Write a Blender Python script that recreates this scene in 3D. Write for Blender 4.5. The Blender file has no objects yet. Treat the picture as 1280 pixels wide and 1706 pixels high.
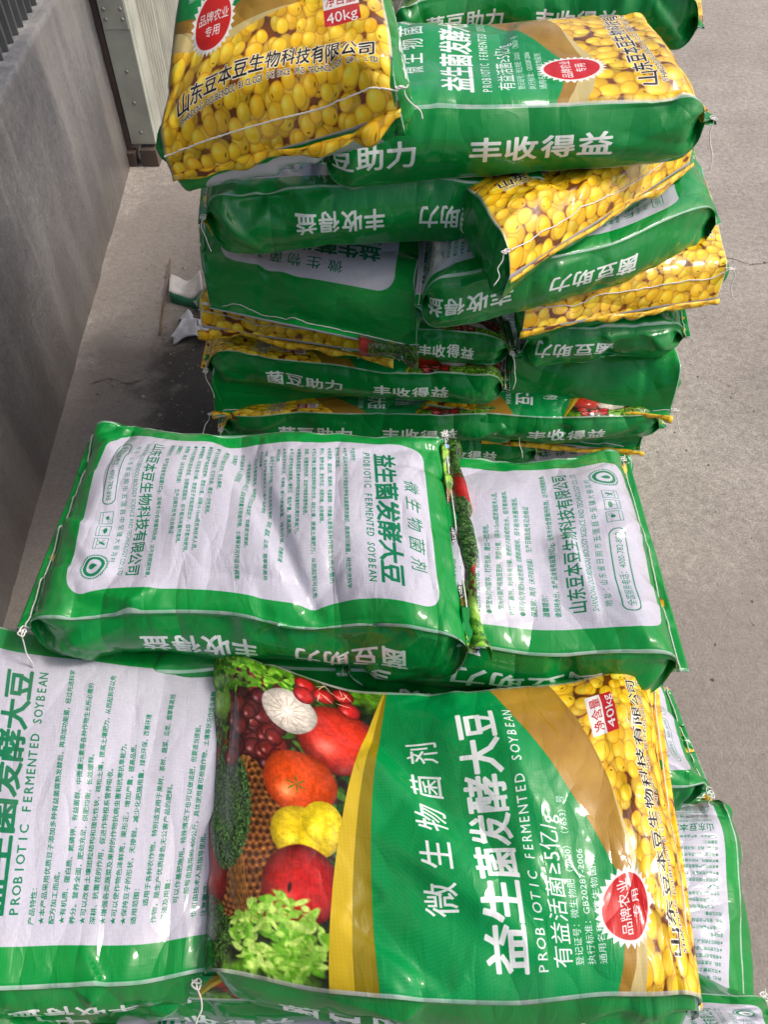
import bpy, math, numpy as np
S = bpy.context.scene
R = math.radians
# ---------------------------------------------------------------- camera, sky, sun, exposure
CAM_H, PITCH, FPX, CX, CY = 1.9, R(50), 1290.0, 640.0, 853.0
cam = bpy.data.cameras.new('camera'); cam.sensor_fit = 'VERTICAL'; cam.sensor_height = 24
cam.lens = 24*FPX/1706.0; cam.clip_start = .02; cam.clip_end = 400
co = bpy.data.objects.new('camera', cam); S.collection.objects.link(co)
co.location = (0, 0, CAM_H); co.rotation_euler = (R(90)-PITCH, 0, 0); S.camera = co
w = bpy.data.worlds.new('World'); S.world = w; w.use_nodes = True
nt = w.node_tree; bg = nt.nodes['Background']
sk = nt.nodes.new('ShaderNodeTexSky'); sk.sky_type = 'NISHITA'; sk.sun_disc = False
SUN_EL, SUN_AZ = R(50), R(88)          # azimuth from +Y towards +X
sk.sun_elevation = SUN_EL; sk.sun_rotation = SUN_AZ; sk.air_density = .8; sk.dust_density = 5.0; sk.ozone_density = .6
nt.links.new(sk.outputs[0], bg.inputs[0]); bg.inputs[1].default_value = .15
sl = bpy.data.lights.new('sun', 'SUN'); sl.energy = 1.5; sl.angle = R(12); sl.color = (1, .97, .92)
so = bpy.data.objects.new('sun', sl); S.collection.objects.link(so)
so.rotation_euler = (R(90)-SUN_EL, 0, math.pi-SUN_AZ); so.location = (4, 4, 8)
vs = S.view_settings; vs.view_transform = 'Standard'; vs.look = 'None'; vs.gamma = 1; vs.use_curve_mapping = False; vs.exposure = 0.15

def at(px, py, z):
    """the point at height z that the photograph shows at pixel (px, py)"""
    a, b = px-CX, CY-py
    d = np.array([a, FPX*math.cos(PITCH)+b*math.sin(PITCH), -FPX*math.sin(PITCH)+b*math.cos(PITCH)])
    return np.array([0, 0, CAM_H])+d*((z-CAM_H)/d[2])
# ---------------------------------------------------------------- sack print
FW, FL, SW = 1000, 1960, 320            # face width, sack length, gusset width (print units)
AW = 2*FW + 2*SW                        # round the sack: front | right side | back | left side
def text_tris(s, shear=0.0):
    c = bpy.data.curves.new('t', 'FONT'); c.body = s; c.fill_mode = 'FRONT'; c.resolution_u = 2
    c.shear = shear
    o = bpy.data.objects.new('t', c); S.collection.objects.link(o)
    bpy.context.view_layer.update()
    me = o.to_mesh(); me.calc_loop_triangles()
    v = np.empty(len(me.vertices)*3); me.vertices.foreach_get('co', v); v = v.reshape(-1, 3)[:, :2]
    t = np.empty(len(me.loop_triangles)*3, dtype=np.int32); me.loop_triangles.foreach_get('vertices', t)
    r = v[t.reshape(-1, 3)].copy()
    o.to_mesh_clear(); bpy.data.objects.remove(o); bpy.data.curves.remove(c)
    return r                            # (n,3,2), y up, em = 1
def raster(tri, h, w, ss=3, grow=0.0):
    """coverage mask (h,w) of triangles in pixel coordinates"""
    m = np.zeros((h*ss, w*ss), bool); t = tri*ss
    mn = np.floor(t.min(1)).astype(int); mx = np.ceil(t.max(1)).astype(int)
    size = (mx-mn).max(1)+1
    a, b, c = t[:, 0], t[:, 1], t[:, 2]
    area = (b[:, 0]-a[:, 0])*(c[:, 1]-a[:, 1])-(b[:, 1]-a[:, 1])*(c[:, 0]-a[:, 0])
    K0 = 0
    for K in (12, 24, 48, 96, 192, 384, 800):
        sel = np.where((size > K0) & (size <= K) & (np.abs(area) > 1e-9))[0]; K0 = K
        step = max(1, 3000000//(K*K))
        g = np.arange(K)
        for q in range(0, len(sel), step):
            s = sel[q:q+step]
            X = mn[s, 0][:, None, None]+g[None, None, :]; Y = mn[s, 1][:, None, None]+g[None, :, None]
            px = X+.5; py = Y+.5; sg = np.sign(area[s])[:, None, None]
            ins = np.ones(np.broadcast(X, Y).shape, bool)
            for p, r in ((a, b), (b, c), (c, a)):
                p_ = p[s]; r_ = r[s]
                e = (r_[:, 0]-p_[:, 0])[:, None, None]*(py-p_[:, 1][:, None, None])-(r_[:, 1]-p_[:, 1])[:, None, None]*(px-p_[:, 0][:, None, None])
                ins &= e*sg >= -1e-6
            ins &= (X >= 0) & (X < w*ss) & (Y >= 0) & (Y < h*ss)
            n, yy, xx = np.nonzero(ins)
            m[mn[s][n, 1]+yy, mn[s][n, 0]+xx] = True
    k = int(round(grow*ss))
    if k > 0:
        m0 = m.copy()
        for dy in range(-k, k+1):
            for dx in range(-k, k+1):
                if dx*dx+dy*dy <= k*k+.5: m |= np.roll(np.roll(m0, dy, 0), dx, 1)
    return m.reshape(h, ss, w, ss).mean((1, 3))
def blend(img, y0, x0, mask, col, alpha=1.0):
    h, w = mask.shape; H, W = img.shape[:2]
    ya, xa, yb, xb = max(0, y0), max(0, x0), min(H, y0+h), min(W, x0+w)
    if ya >= yb or xa >= xb: return
    mk = mask[ya-y0:yb-y0, xa-x0:xb-x0, None]*alpha
    c = np.asarray(col)
    if c.ndim == 3: c = c[ya-y0:yb-y0, xa-x0:xb-x0]
    img[ya:yb, xa:xb] = img[ya:yb, xa:xb]*(1-mk)+c*mk
def text(img, s, x0, yb, h, col, x1=None, bold=0.0, rot=0, per=None, outline=None, shear=0.0, adv=None):
    """s from x0 to x1, baseline yb, em height h; rot is degrees; adv = own pitch for spaced characters"""
    if adv:
        t = []
        for k, ch in enumerate(s):
            if ch == ' ': continue
            q = text_tris(ch, shear)
            if len(q): q[:, :, 0] += k*adv-(q[:, :, 0].min()+q[:, :, 0].max())/2+.5*adv; t.append(q)
        t = np.concatenate(t)
    else: t = text_tris(s, shear)
    wd = t[:, :, 0].max()-t[:, :, 0].min()
    sx = h if x1 is None else (x1-x0)/wd
    p = np.empty_like(t); p[:, :, 0] = (t[:, :, 0]-t[:, :, 0].min())*sx; p[:, :, 1] = -t[:, :, 1]*h
    r = math.radians(rot); X = p[:, :, 0]*math.cos(r)+p[:, :, 1]*math.sin(r); Y = -p[:, :, 0]*math.sin(r)+p[:, :, 1]*math.cos(r)
    p[:, :, 0] = X+x0; p[:, :, 1] = Y+yb
    ox, oy = int(p[:, :, 0].min())-6, int(p[:, :, 1].min())-6
    W, H = int(p[:, :, 0].max())+7-ox, int(p[:, :, 1].max())+7-oy
    m = raster(p-np.array([ox, oy]), H, W, 3, bold*h*1.6)
    if outline:
        oc, ow = outline; d = m.copy()
        for dy in range(-ow, ow+1):
            for dx in range(-ow, ow+1):
                if dx*dx+dy*dy <= ow*ow+1: d = np.maximum(d, np.roll(np.roll(m, dy, 0), dx, 1))
        blend(img, oy, ox, d, oc)
    blend(img, oy, ox, m, col)
def ell(img, cx, cy, rx, ry, col, rot=0.0, edge=.12, shade=None, alpha=1.0):
    R = int(max(rx, ry)*1.05)+3; g = np.arange(-R, R+1.)
    X, Y = np.meshgrid(g, g); c, s = math.cos(rot), math.sin(rot)
    a = (X*c+Y*s)/rx; b = (-X*s+Y*c)/ry; d = np.sqrt(a*a+b*b)
    m = np.clip((1-d)/edge, 0, 1)
    cc = np.array(col)*np.ones(X.shape+(1,))
    if shade is not None: cc = shade(a, b, d, cc)
    blend(img, int(cy)-R, int(cx)-R, m, np.clip(cc, 0, 1), alpha)
def vnoise(h, w, cell, seed=0, octv=3):
    r = np.random.default_rng(seed); out = np.zeros((h, w)); amp = 1; tot = 0
    for o in range(octv):
        c = max(2, cell/(2**o)); gh, gw = int(h/c)+3, int(w/c)+3; g = r.random((gh, gw))
        y = np.arange(h)/c; x = np.arange(w)/c; yi = y.astype(int); xi = x.astype(int)
        fy = y-yi; fx = x-xi; fy = (fy*fy*(3-2*fy))[:, None]; fx = (fx*fx*(3-2*fx))[None]
        v = (g[yi][:, xi]*(1-fy)*(1-fx)+g[yi+1][:, xi]*fy*(1-fx)+g[yi][:, xi+1]*(1-fy)*fx+g[yi+1][:, xi+1]*fy*fx)
        out += amp*v; tot += amp; amp *= .5
    return out/tot
def lerp(a, b, t): return np.asarray(a)*(1-t)+np.asarray(b)*t
GREEN = (.0, .56, .27); DGREEN = (.0, .52, .21); INK = (.05, .46, .30)
def contour_lines(h, w, seed, k=13.):
    r = np.random.default_rng(seed); Y, X = np.mgrid[0:h, 0:w].astype(float); f = np.full((h, w), 1e9); L = np.zeros((h, w))
    for _ in range(max(3, int(h*w/90000))):
        cx, cy, a = r.random()*w, r.random()*h, r.random()*6.28
        dx, dy = X-cx, Y-cy; p = dx*math.cos(a)+dy*math.sin(a); q = -dx*math.sin(a)+dy*math.cos(a)
        d = np.sqrt(p*p+q*q)
        ln = np.abs(q)*1.0+np.abs(p)*.45+.0009*p*p       # veins of a leaf
        b = d < f; L[b] = ln[b]; f = np.minimum(f, d)
    ph = (L % k)/k; ph = np.abs(ph-.5)*k
    return np.clip(1.5-ph*1.1, 0, 1)
def bean_field(h, w, seed, size=36):
    r = np.random.default_rng(seed); img = np.ones((h, w, 3))*np.array((.50, .27, .05))
    img *= (.6+.6*vnoise(h, w, 40, seed)[:, :, None])
    for layer, (dark, n) in enumerate(((.82, 1.2), (.93, 1.2), (1.0, 1.3))):
        N = int(h*w/(size*size*3.4)*n)
        pts = []
        for _ in range(N*6):
            p = r.random(2)*(w+60, h+60)-30
            if all((p[0]-q[0])**2+(p[1]-q[1])**2 > (size*1.45)**2 for q in pts): pts.append(p)
            if len(pts) >= N: break
        for (x, y) in pts:
            s = size*r.uniform(.82, 1.16); e = r.uniform(.78, 1.0); rot = r.random()*3.14; t = r.random()
            base = lerp((1.0, .84, .16), (.98, .75, .09), t)*dark
            hs = r.random() < .22; ha = r.random()*6.28
            def sh(a, b, d, c, base=base, rot=rot, hs=hs, t=t):
                cr, sr = math.cos(rot), math.sin(rot); X = a*cr-b*sr; Y = a*sr+b*cr
                rim = np.clip((d-.62)/.38, 0, 1)[..., None]**1.5
                c = c*(1-.40*rim**1.6*np.array((.6, .95, 1.0)))
                lit = np.exp(-((X+.3)**2+(Y+.35)**2)/.16)[..., None]
                c = c+lit*np.array((.10, .16, .28))*.8
                c = c*(1-.12*np.clip(X*.6+Y*.7, 0, 1)[..., None])
                if hs: c = c*(1-.55*np.clip(1-((a-.55)**2/.012+b**2/.09), 0, 1)[..., None])
                return c
            ell(img, x, y, s, s*e, base, rot, .07, sh)
    return img
# --- front
front = np.ones((FL, FW, 3))*np.array(GREEN)
Yg, Xg = np.mgrid[0:FL, 0:FW].astype(float)
front *= (.92+.16*vnoise(FL, FW, 420, 3, 2))[:, :, None]
front = lerp(front, (.14, .66, .40), .34*contour_lines(FL, FW, 5)[:, :, None])
v = Xg/FW
# vegetable picture
vp = np.zeros((740, FW, 3)); n1 = vnoise(740, FW, 70, 11); n2 = vnoise(740, FW, 14, 12, 3); n3 = vnoise(740, FW, 30, 13)
vp[:] = lerp((.10, .14, .04), (.38, .62, .12), np.clip((n1-.38)*3, 0, 1)[..., None]); vp *= (.55+.9*n2)[..., None]
sky = np.clip((n3-.58)*9, 0, 1)*(Yg[:740] < 130); vp = lerp(vp, (.60, .74, .90), sky[..., None])
def ball(col, hi=.35, dark=.6):
    def f(a, b, d, c):
        c = c*(1-dark*np.clip(d, 0, 1)[..., None]**3)
        return c+np.exp(-((a+.3)**2+(b+.35)**2)/.05)[..., None]*hi
    return f
def blob(cx, cy, rx, ry, col, rot=0, hi=.3, dark=.6): ell(vp, cx, cy, rx, ry, col, rot, .05, ball(col, hi, dark))
def leafy(cx, cy, rx, ry, c0, c1, seed, n=60, sz=16):
    r = np.random.default_rng(seed)
    for _ in range(n):
        a = r.random()*6.28; q = math.sqrt(r.random()); t = r.random()
        ell(vp, cx+q*rx*math.cos(a), cy+q*ry*math.sin(a), sz*r.uniform(.5, 1.3), sz*r.uniform(.25, .6), lerp(c0, c1, t), r.random()*3.14, .5)
leafy(500, 60, 520, 60, (.22, .40, .08), (.66, .82, .30), 20, 160, 34)
blob(560, 300, 330, 300, (.20, .11, .05), 0, 0, .3)
leafy(620, 480, 330, 110, (.10, .22, .05), (.30, .48, .12), 31, 160, 30)
# wicker basket
bx, by = Xg[:740], Yg[:740]
bm = np.clip(1-np.maximum(np.abs(bx-400)/250, np.abs(by-(300+.10*(bx-400)))/95), 0, 1); bm = np.clip(bm*14, 0, 1)
wk = .5+.5*np.sin(bx/3.4+2.2*np.sin(by/34)+1.5*n1*6); wk2 = .5+.5*np.sin(by/3.2+np.pi*(np.floor(bx/21) % 2)+.6*np.sin(bx/40))
wc = lerp((.20, .09, .03), (.72, .44, .20), (wk*.5+.5*wk2)[..., None])*(.7+.5*n2[..., None])
vp[:] = lerp(vp, wc, bm[..., None])
for q in range(7):
    yy = 215+q*9+.00055*(np.arange(FW)-420.)**2
    m = np.clip(1-np.abs(by-yy[None])/5, 0, 1)*((bx > 150) & (bx < 690)); vp[:] = lerp(vp, (.62-.05*(q % 3), .40, .19), m[..., None])
for c in ((620, 40), (300, 28)):
    for q in range(5):
        d = np.abs(np.hypot((bx-c[0])/1.3, (by-c[1]))-52-q*8); vp[:] = lerp(vp, (.68, .42, .16), np.clip(1-d/4, 0, 1)[..., None])
blob(610, 160, 112, 74, (.66, .10, .06), .2); blob(300, 140, 118, 74, (.66, .10, .07), -.1)
leafy(800, 190, 190, 90, (.08, .20, .04), (.40, .60, .18), 61, 260, 20)
blob(480, 205, 175, 95, (.10, .20, .07), 0, .05)
leafy(480, 205, 180, 98, (.10, .22, .08), (.44, .60, .32), 21, 2400, 7)
r_ = np.random.default_rng(30)
for q in range(60): blob(610+r_.random()*310, 215+r_.random()*180, 28+r_.random()*9, 26+r_.random()*9, lerp((.30, .10, .12), (.58, .22, .20), r_.random()), 0, .35)
for q in range(9): blob(640+r_.random()*80, 330+r_.random()*70, 27, 27, (.50, .14, .12), 0, .4)
blob(845, 150, 110, 62, (.55, .74, .28), -.5, .25, .4)
leafy(940, 250, 90, 210, (.16, .38, .05), (.58, .82, .24), 23, 260, 22)
blob(755, 560, 140, 125, (.86, .20, .12)); blob(820, 420, 84, 82, (.90, .86, .80), 0, .1, .3)
for q in range(16):
    a = q*.39; ell(vp, 815+44*math.cos(a), 415+44*math.sin(a), 34, 1.8, (.72, .62, .52), a, .5)
for p in ((930, 520), (960, 575), (900, 590), (955, 470), (905, 465)): blob(p[0], p[1], 36, 32, (.78, .14, .14), 0, .35)
for q in range(14): ell(vp, 915+r_.random()*70, 500+r_.random()*90, 26, 1.6, (.92, .78, .66), r_.random()*3, .5)
blob(575, 440, 108, 104, (.90, .30, .06), 0, .35, .4)
for q in range(6): ell(vp, 570+16*math.cos(q), 430+16*math.sin(q), 17, 3, (.35, .45, .12), q, .4)
blob(415, 445, 88, 92, (.94, .80, .06), 0, .2, .35); blob(455, 495, 74, 56, (.96, .84, .10), 0, .2, .2)
blob(262, 430, 116, 106, (.76, .10, .08), 0, .2); ell(vp, 255, 400, 20, 7, (.25, .08, .05), .2, .5)
leafy(110, 130, 110, 100, (.06, .16, .03), (.34, .56, .16), 25, 1100, 7)
leafy(115, 360, 120, 130, (.34, .62, .08), (.82, .94, .48), 26, 240, 24)
vp *= (.82+.36*vnoise(740, FW, 9, 55, 3))[..., None]
yv = 548+150*v[0]**1.8                   # lower edge of the picture
mask = np.clip((yv[None]-Yg[:740])/2, 0, 1); blend(front, 0, 0, mask, vp)
for off0, off1, col in ((0, 1, (.55, .48, .05)), (.0, .52, (.80, .68, .13))):
    wd = (112*(1-v[0])**.8+10)
    a = yv-wd*.55+wd*off0; b = yv-wd*.55+wd*off1
    m = np.clip((Yg-a[None])/2, 0, 1)*np.clip((b[None]-Yg)/2, 0, 1); blend(front, 0, 0, m, col)
# ochre swoosh and soybeans
xs = [0, .06, .2, .32, .5, .68, .84, 1.0]
ya = np.interp(v[0], xs, [1235, 1255, 1285, 1272, 1200, 1120, 1040, 985])
yb = np.interp(v[0], xs, [1330, 1352, 1380, 1372, 1320, 1275, 1235, 1180])
och = lerp((.58, .42, .10), (.70, .55, .20), vnoise(FL, FW, 90, 41)[..., None])
blend(front, 0, 0, np.clip((Yg-ya[None])/2, 0, 1), och)
pale = np.interp(v[0], [0, .1, .4, .6], [60, 55, 22, 0])
blend(front, 0, 0, np.clip((Yg-(yb-pale)[None])/2, 0, 1), (.80, .72, .48))
bf = bean_field(FL-1140, FW, 17, 37)
blend(front, 1140, 0, np.clip((Yg[1140:]-yb[None])/2, 0, 1), bf)
WH = (.93, .94, .93)
for k, ch in enumerate('微生物菌剂'): text(front, ch, 205+k*122, 812, 92, WH, 205+k*122+88, .004, shear=.12)
for k, ch in enumerate('益生菌发酵大豆'): text(front, ch, 62+k*116, 972, 114, WH, 62+k*116+109, .017)
text(front, 'PROBIOTIC FERMENTED SOYBEAN', 62, 1037, 42, WH, 868, .004, adv=.78)
text(front, '有益活菌≥5亿/g', 70, 1108, 60, WH, 500, .004)
text(front, '登记证号：微生物肥（2020）（7653）号', 72, 1142, 25, WH, 560)
text(front, '执行标准：GB20287-2006', 72, 1176, 25, WH, 400)
text(front, '通用名称：微生物菌剂', 72, 1210, 25, WH, 380)
st = []
for q in range(60):
    R = 112 if q % 2 == 0 else 96
    st.append((R*math.cos(q*math.pi/30), R*math.sin(q*math.pi/30)))
st = np.array(st); tr = np.stack([np.zeros_like(st), st, np.roll(st, -1, 0)], 1)+120
mk = raster(tr, 240, 240); blend(front, 1300-120, 215-120, mk, (.93, .92, .90))
ell(front, 215, 1300, 90, 90, (.80, .10, .10), 0, .03)
text(front, '品牌农业', 142, 1298, 38, WH, 290, .006); text(front, '专用', 180, 1344, 38, WH, 252, .006)
def tag_box(img, x, y, w, h, t):
    img[y:y+h//2, x:x+w] = (.93, .91, .89); img[y+h//2:y+h, x:x+w] = (.78, .13, .15)
    text(img, '净含量', x+14, y+h//2-12, 48, (.72, .10, .12), x+w-14, .004); text(img, t, x+12, y+h-12, 54, WH, x+w-12, .004)
tag_box(front, 742, 1275, 160, 124, '40kg')
nm = '山东豆本豆生物科技有限公司'
for k, ch in enumerate(nm):
    u_ = k/12.; yy = 1550-34*math.sin(u_*math.pi); text(front, ch, 80+k*67, yy, 66, (.04, .03, .02), 80+k*67+60, .010, outline=((.96, .93, .86), 3))
en = 'SHANDONG DOUBENDOU BIOLOGY SCIENCE AND TECHNOLOGY CO., LTD'
for k, ch in enumerate(en):
    u_ = (k+.5)/len(en)
    if ch != ' ': text(front, ch, 82+u_*866, 1584-34*math.sin(u_*math.pi), 25, (.04, .03, .02), outline=((.96, .93, .86), 2))
text(front, '包装袋一次性使用', 220, 74, 44, (.03, .03, .02), 560, .01, outline=(WH, 3))
# --- back
back = np.ones((FL, FW, 3))*np.array((.0, .55, .215)); back *= (.94+.1*vnoise(FL, FW, 300, 9, 2))[:, :, None]
def rrect(x0, y0, x1, y1, r):
    dx = np.maximum(np.maximum(x0+r-Xg, Xg-(x1-r)), 0); dy = np.maximum(np.maximum(y0+r-Yg, Yg-(y1-r)), 0)
    return np.clip(r-np.hypot(dx, dy)+.5, 0, 1)
pw = np.array((.755, .75, .80))*(.97+.05*vnoise(FL, FW, 5, 77, 1))[..., None]
back = lerp(back, pw, rrect(85, 115, 915, 1625, 90)[..., None])
for k, ch in enumerate('微生物菌剂'): text(back, ch, 330+k*92, 225, 70, INK, 330+k*92+64, .003, shear=.12)
for k, ch in enumerate('益生菌发酵大豆'): text(back, ch, 160+k*99, 345, 100, INK, 160+k*99+94, .018)
text(back, 'PROBIOTIC FERMENTED SOYBEAN', 160, 400, 42, INK, 850, .010, adv=.76)
body = ['产品特性：', '★本产品采用优质豆子添加多种有益菌腐熟发酵后，再添加功能菌，经过先进科学', '配方加工而成。',
 '★有机质、蛋白质、氮磷钾、有益菌群、中微量元素等各种作物生长所必需的', '养分。营养全面，肥劲充足，供肥均衡，长效缓释。',
 '★可以改善土壤团粒结构和理化性状，疏松土壤，提高土壤肥力，从而起到可以免', '深耕、抗重茬的作用，促进作物根系营养吸收。',
 '★增强各类蔬菜及果树的作物抗病虫害和抗寒抗旱能力。', '★可以使作物色泽鲜亮，果形正，增加产量，提高品质。',
 '★保持豆子的形状，无掺假。减少化肥施用量，绿色环保，改善环境', '适用范围：',
 '　　适用于各种农作物。特别适宜用于果树、茶树、蔬菜、瓜类、烟草等高效', '作物，是生产优质绿色无公害产品的肥料。', '用法及用量：',
 '　　可以作基肥施用。特殊情况下也可以做追肥，但要适当提前。', '　　一般每亩施用80-400公斤。具体使用量可根据作物、土壤等状况作适当调整，', '也可由技术人员指导使用。',
 '注意事项：', '●在阴凉干燥处存放，防止暴晒。', '●不宜长时间留存，打开包装，建议一次性用完。', '●使用时要严格施苗肥种，肥苗分离，间隔10-15cm或咨询技术人员。',
 '●拌稀菌剂，时间长易分解，致使豆子发粘或挖出水，但不影响使用。', '●可与化学肥料混合使用，但要随混随用，但不能与杀菌剂混用。',
 '保质期：两月（未开封原包装）　生产日期及批号见合格证', '温馨提示：', '请保持水分，本产品含有有益菌5亿/g，没有水分会使菌剂失效，达不到预期效果。']
yl = 452
for b in body:
    ind = b.startswith('　　'); text(back, b.strip('　'), 135+(44 if ind else 0), yl, 20.5, INK, bold=.012); yl += 34.5
text(back, nm, 150, 1388, 58, INK, 850, .010)
text(back, en, 150, 1424, 26, INK, 850)
text(back, '地址：山东省日照市五莲县中至镇大窑沟村', 170, 1464, 25, INK, 790, adv=1.25)
pm = rrect(150, 1490, 510, 1548, 26)-rrect(154, 1494, 506, 1544, 23); back = lerp(back, INK, pm[..., None])
text(back, '全国服务电话：4000-782-898', 170, 1532, 30, INK, 492)
for k in range(3):
    x = 540+k*62; pm = rrect(x, 1492, x+52, 1548, 1)-rrect(x+2, 1494, x+50, 1546, 1); back = lerp(back, INK, pm[..., None])
    back[1534:1536, x:x+52] = INK
    if k == 0: ell(back, x+26, 1514, 8, 8, INK); text(back, '☀', x+30, 1512, 16, INK)
    if k == 1: ell(back, x+26, 1512, 16, 8, INK); back[1512:1530, x+25:x+28] = INK
    if k == 2: text(back, '✕', x+10, 1530, 34, INK); ell(back, x+26, 1514, 5, 15, INK, .5)
for (r0, r1) in ((52, 49), (44, 30)):
    d = np.hypot(Xg-805, Yg-1520); back = lerp(back, INK, (np.clip(r0-d, 0, 1)*np.clip(d-r1, 0, 1))[..., None])
for q in range(36): ell(back, 805+53*math.cos(q*.1745), 1520+53*math.sin(q*.1745), 6, 2.2, INK, q*.1745+.8)
ell(back, 805, 1528, 12, 13, INK); text(back, '▲', 793, 1524, 26, INK)
back = np.concatenate([back[:1]*np.ones((75, 1, 1)), back[:-75]], 0)
# --- gussets
def gusset(right):
    g = np.ones((FL, SW, 3))*np.array(DGREEN); g = lerp(g, (.08, .54, .25), .20*contour_lines(FL, SW, 61+right, 15)[..., None])
    t = np.zeros((SW, FL, 3)); t[:] = np.rot90(g) if not right else np.rot90(g, -1)
    # rot90 (left): sack top at left, the front side ... set below
    o = 350 if not right else 450
    for k, ch in enumerate('菌豆助力'): text(t, ch, o+k*113, 207, 114, WH, o+k*113+98, .014)
    for k, ch in enumerate('丰收得益'): text(t, ch, o+620+k*115, 207, 114, WH, o+620+k*115+100, .016)
    return t
# left gusset lies right of the back; its right border touches the front: reading from neck to bottom, glyph tops towards the front
tL = gusset(False); left = np.rot90(tL, -1)            # top of the strip turns to the right = front side, its left end = neck
tR = gusset(True); right = np.rot90(tR, 1)             # top turns to the left = front side, its left end = sack bottom
atlas = np.concatenate([front, right, back, left], 1)
for xb_ in (0, FW, FW+SW, 2*FW+SW, AW):
    a, b = max(0, xb_-6), min(AW, xb_+6); atlas[:, a:b] = lerp(atlas[:, a:b], (.80, .82, .80), (.55+.45*vnoise(FL, 1, 60, 4, 3))[:, :, None])
atlas = np.clip(atlas, 0, 1)
def make_image(name, arr):
    h, w = arr.shape[:2]; im = bpy.data.images.new(name, w, h)
    px = np.ones((h, w, 4), np.float32); px[..., :3] = arr[::-1]
    im.pixels.foreach_set(px.ravel()); im.update(); im.pack(); return im
sack_print = make_image('sack_print', atlas)
# ---------------------------------------------------------------- materials
def mat(name):
    m = bpy.data.materials.new(name); m.use_nodes = True; n = m.node_tree
    return m, n, n.nodes['Principled BSDF'], n.links.new
def node(n, t, **kw):
    x = n.nodes.new(t)
    for k, v_ in kw.items():
        if k in ('inp',):
            for a, b in v_.items(): x.inputs[a].default_value = b
        else: setattr(x, k, v_)
    return x
def simple(name, col, rough=.6, bump=0, scale=40, var=.25, metal=0, spec=.5, vscale=None):
    m, n, p, L = mat(name)
    tc = node(n, 'ShaderNodeTexCoord'); no = node(n, 'ShaderNodeTexNoise', inp={'Scale': vscale or scale/4, 'Detail': 6})
    L(tc.outputs['Object'], no.inputs['Vector'])
    rp = node(n, 'ShaderNodeValToRGB'); rp.color_ramp.elements[0].position = .3; rp.color_ramp.elements[1].position = .7
    rp.color_ramp.elements[0].color = tuple(c*(1-var) for c in col)+(1,); rp.color_ramp.elements[1].color = tuple(min(1, c*(1+var)) for c in col)+(1,)
    L(no.outputs[0], rp.inputs[0]); L(rp.outputs[0], p.inputs['Base Color'])
    p.inputs['Roughness'].default_value = rough; p.inputs['Metallic'].default_value = metal; p.inputs['Specular IOR Level'].default_value = spec
    if bump:
        n2 = node(n, 'ShaderNodeTexNoise', inp={'Scale': scale, 'Detail': 8}); L(tc.outputs['Object'], n2.inputs['Vector'])
        b = node(n, 'ShaderNodeBump', inp={'Strength': bump, 'Distance': .01}); L(n2.outputs[0], b.inputs['Height']); L(b.outputs[0], p.inputs['Normal'])
    return m
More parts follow.
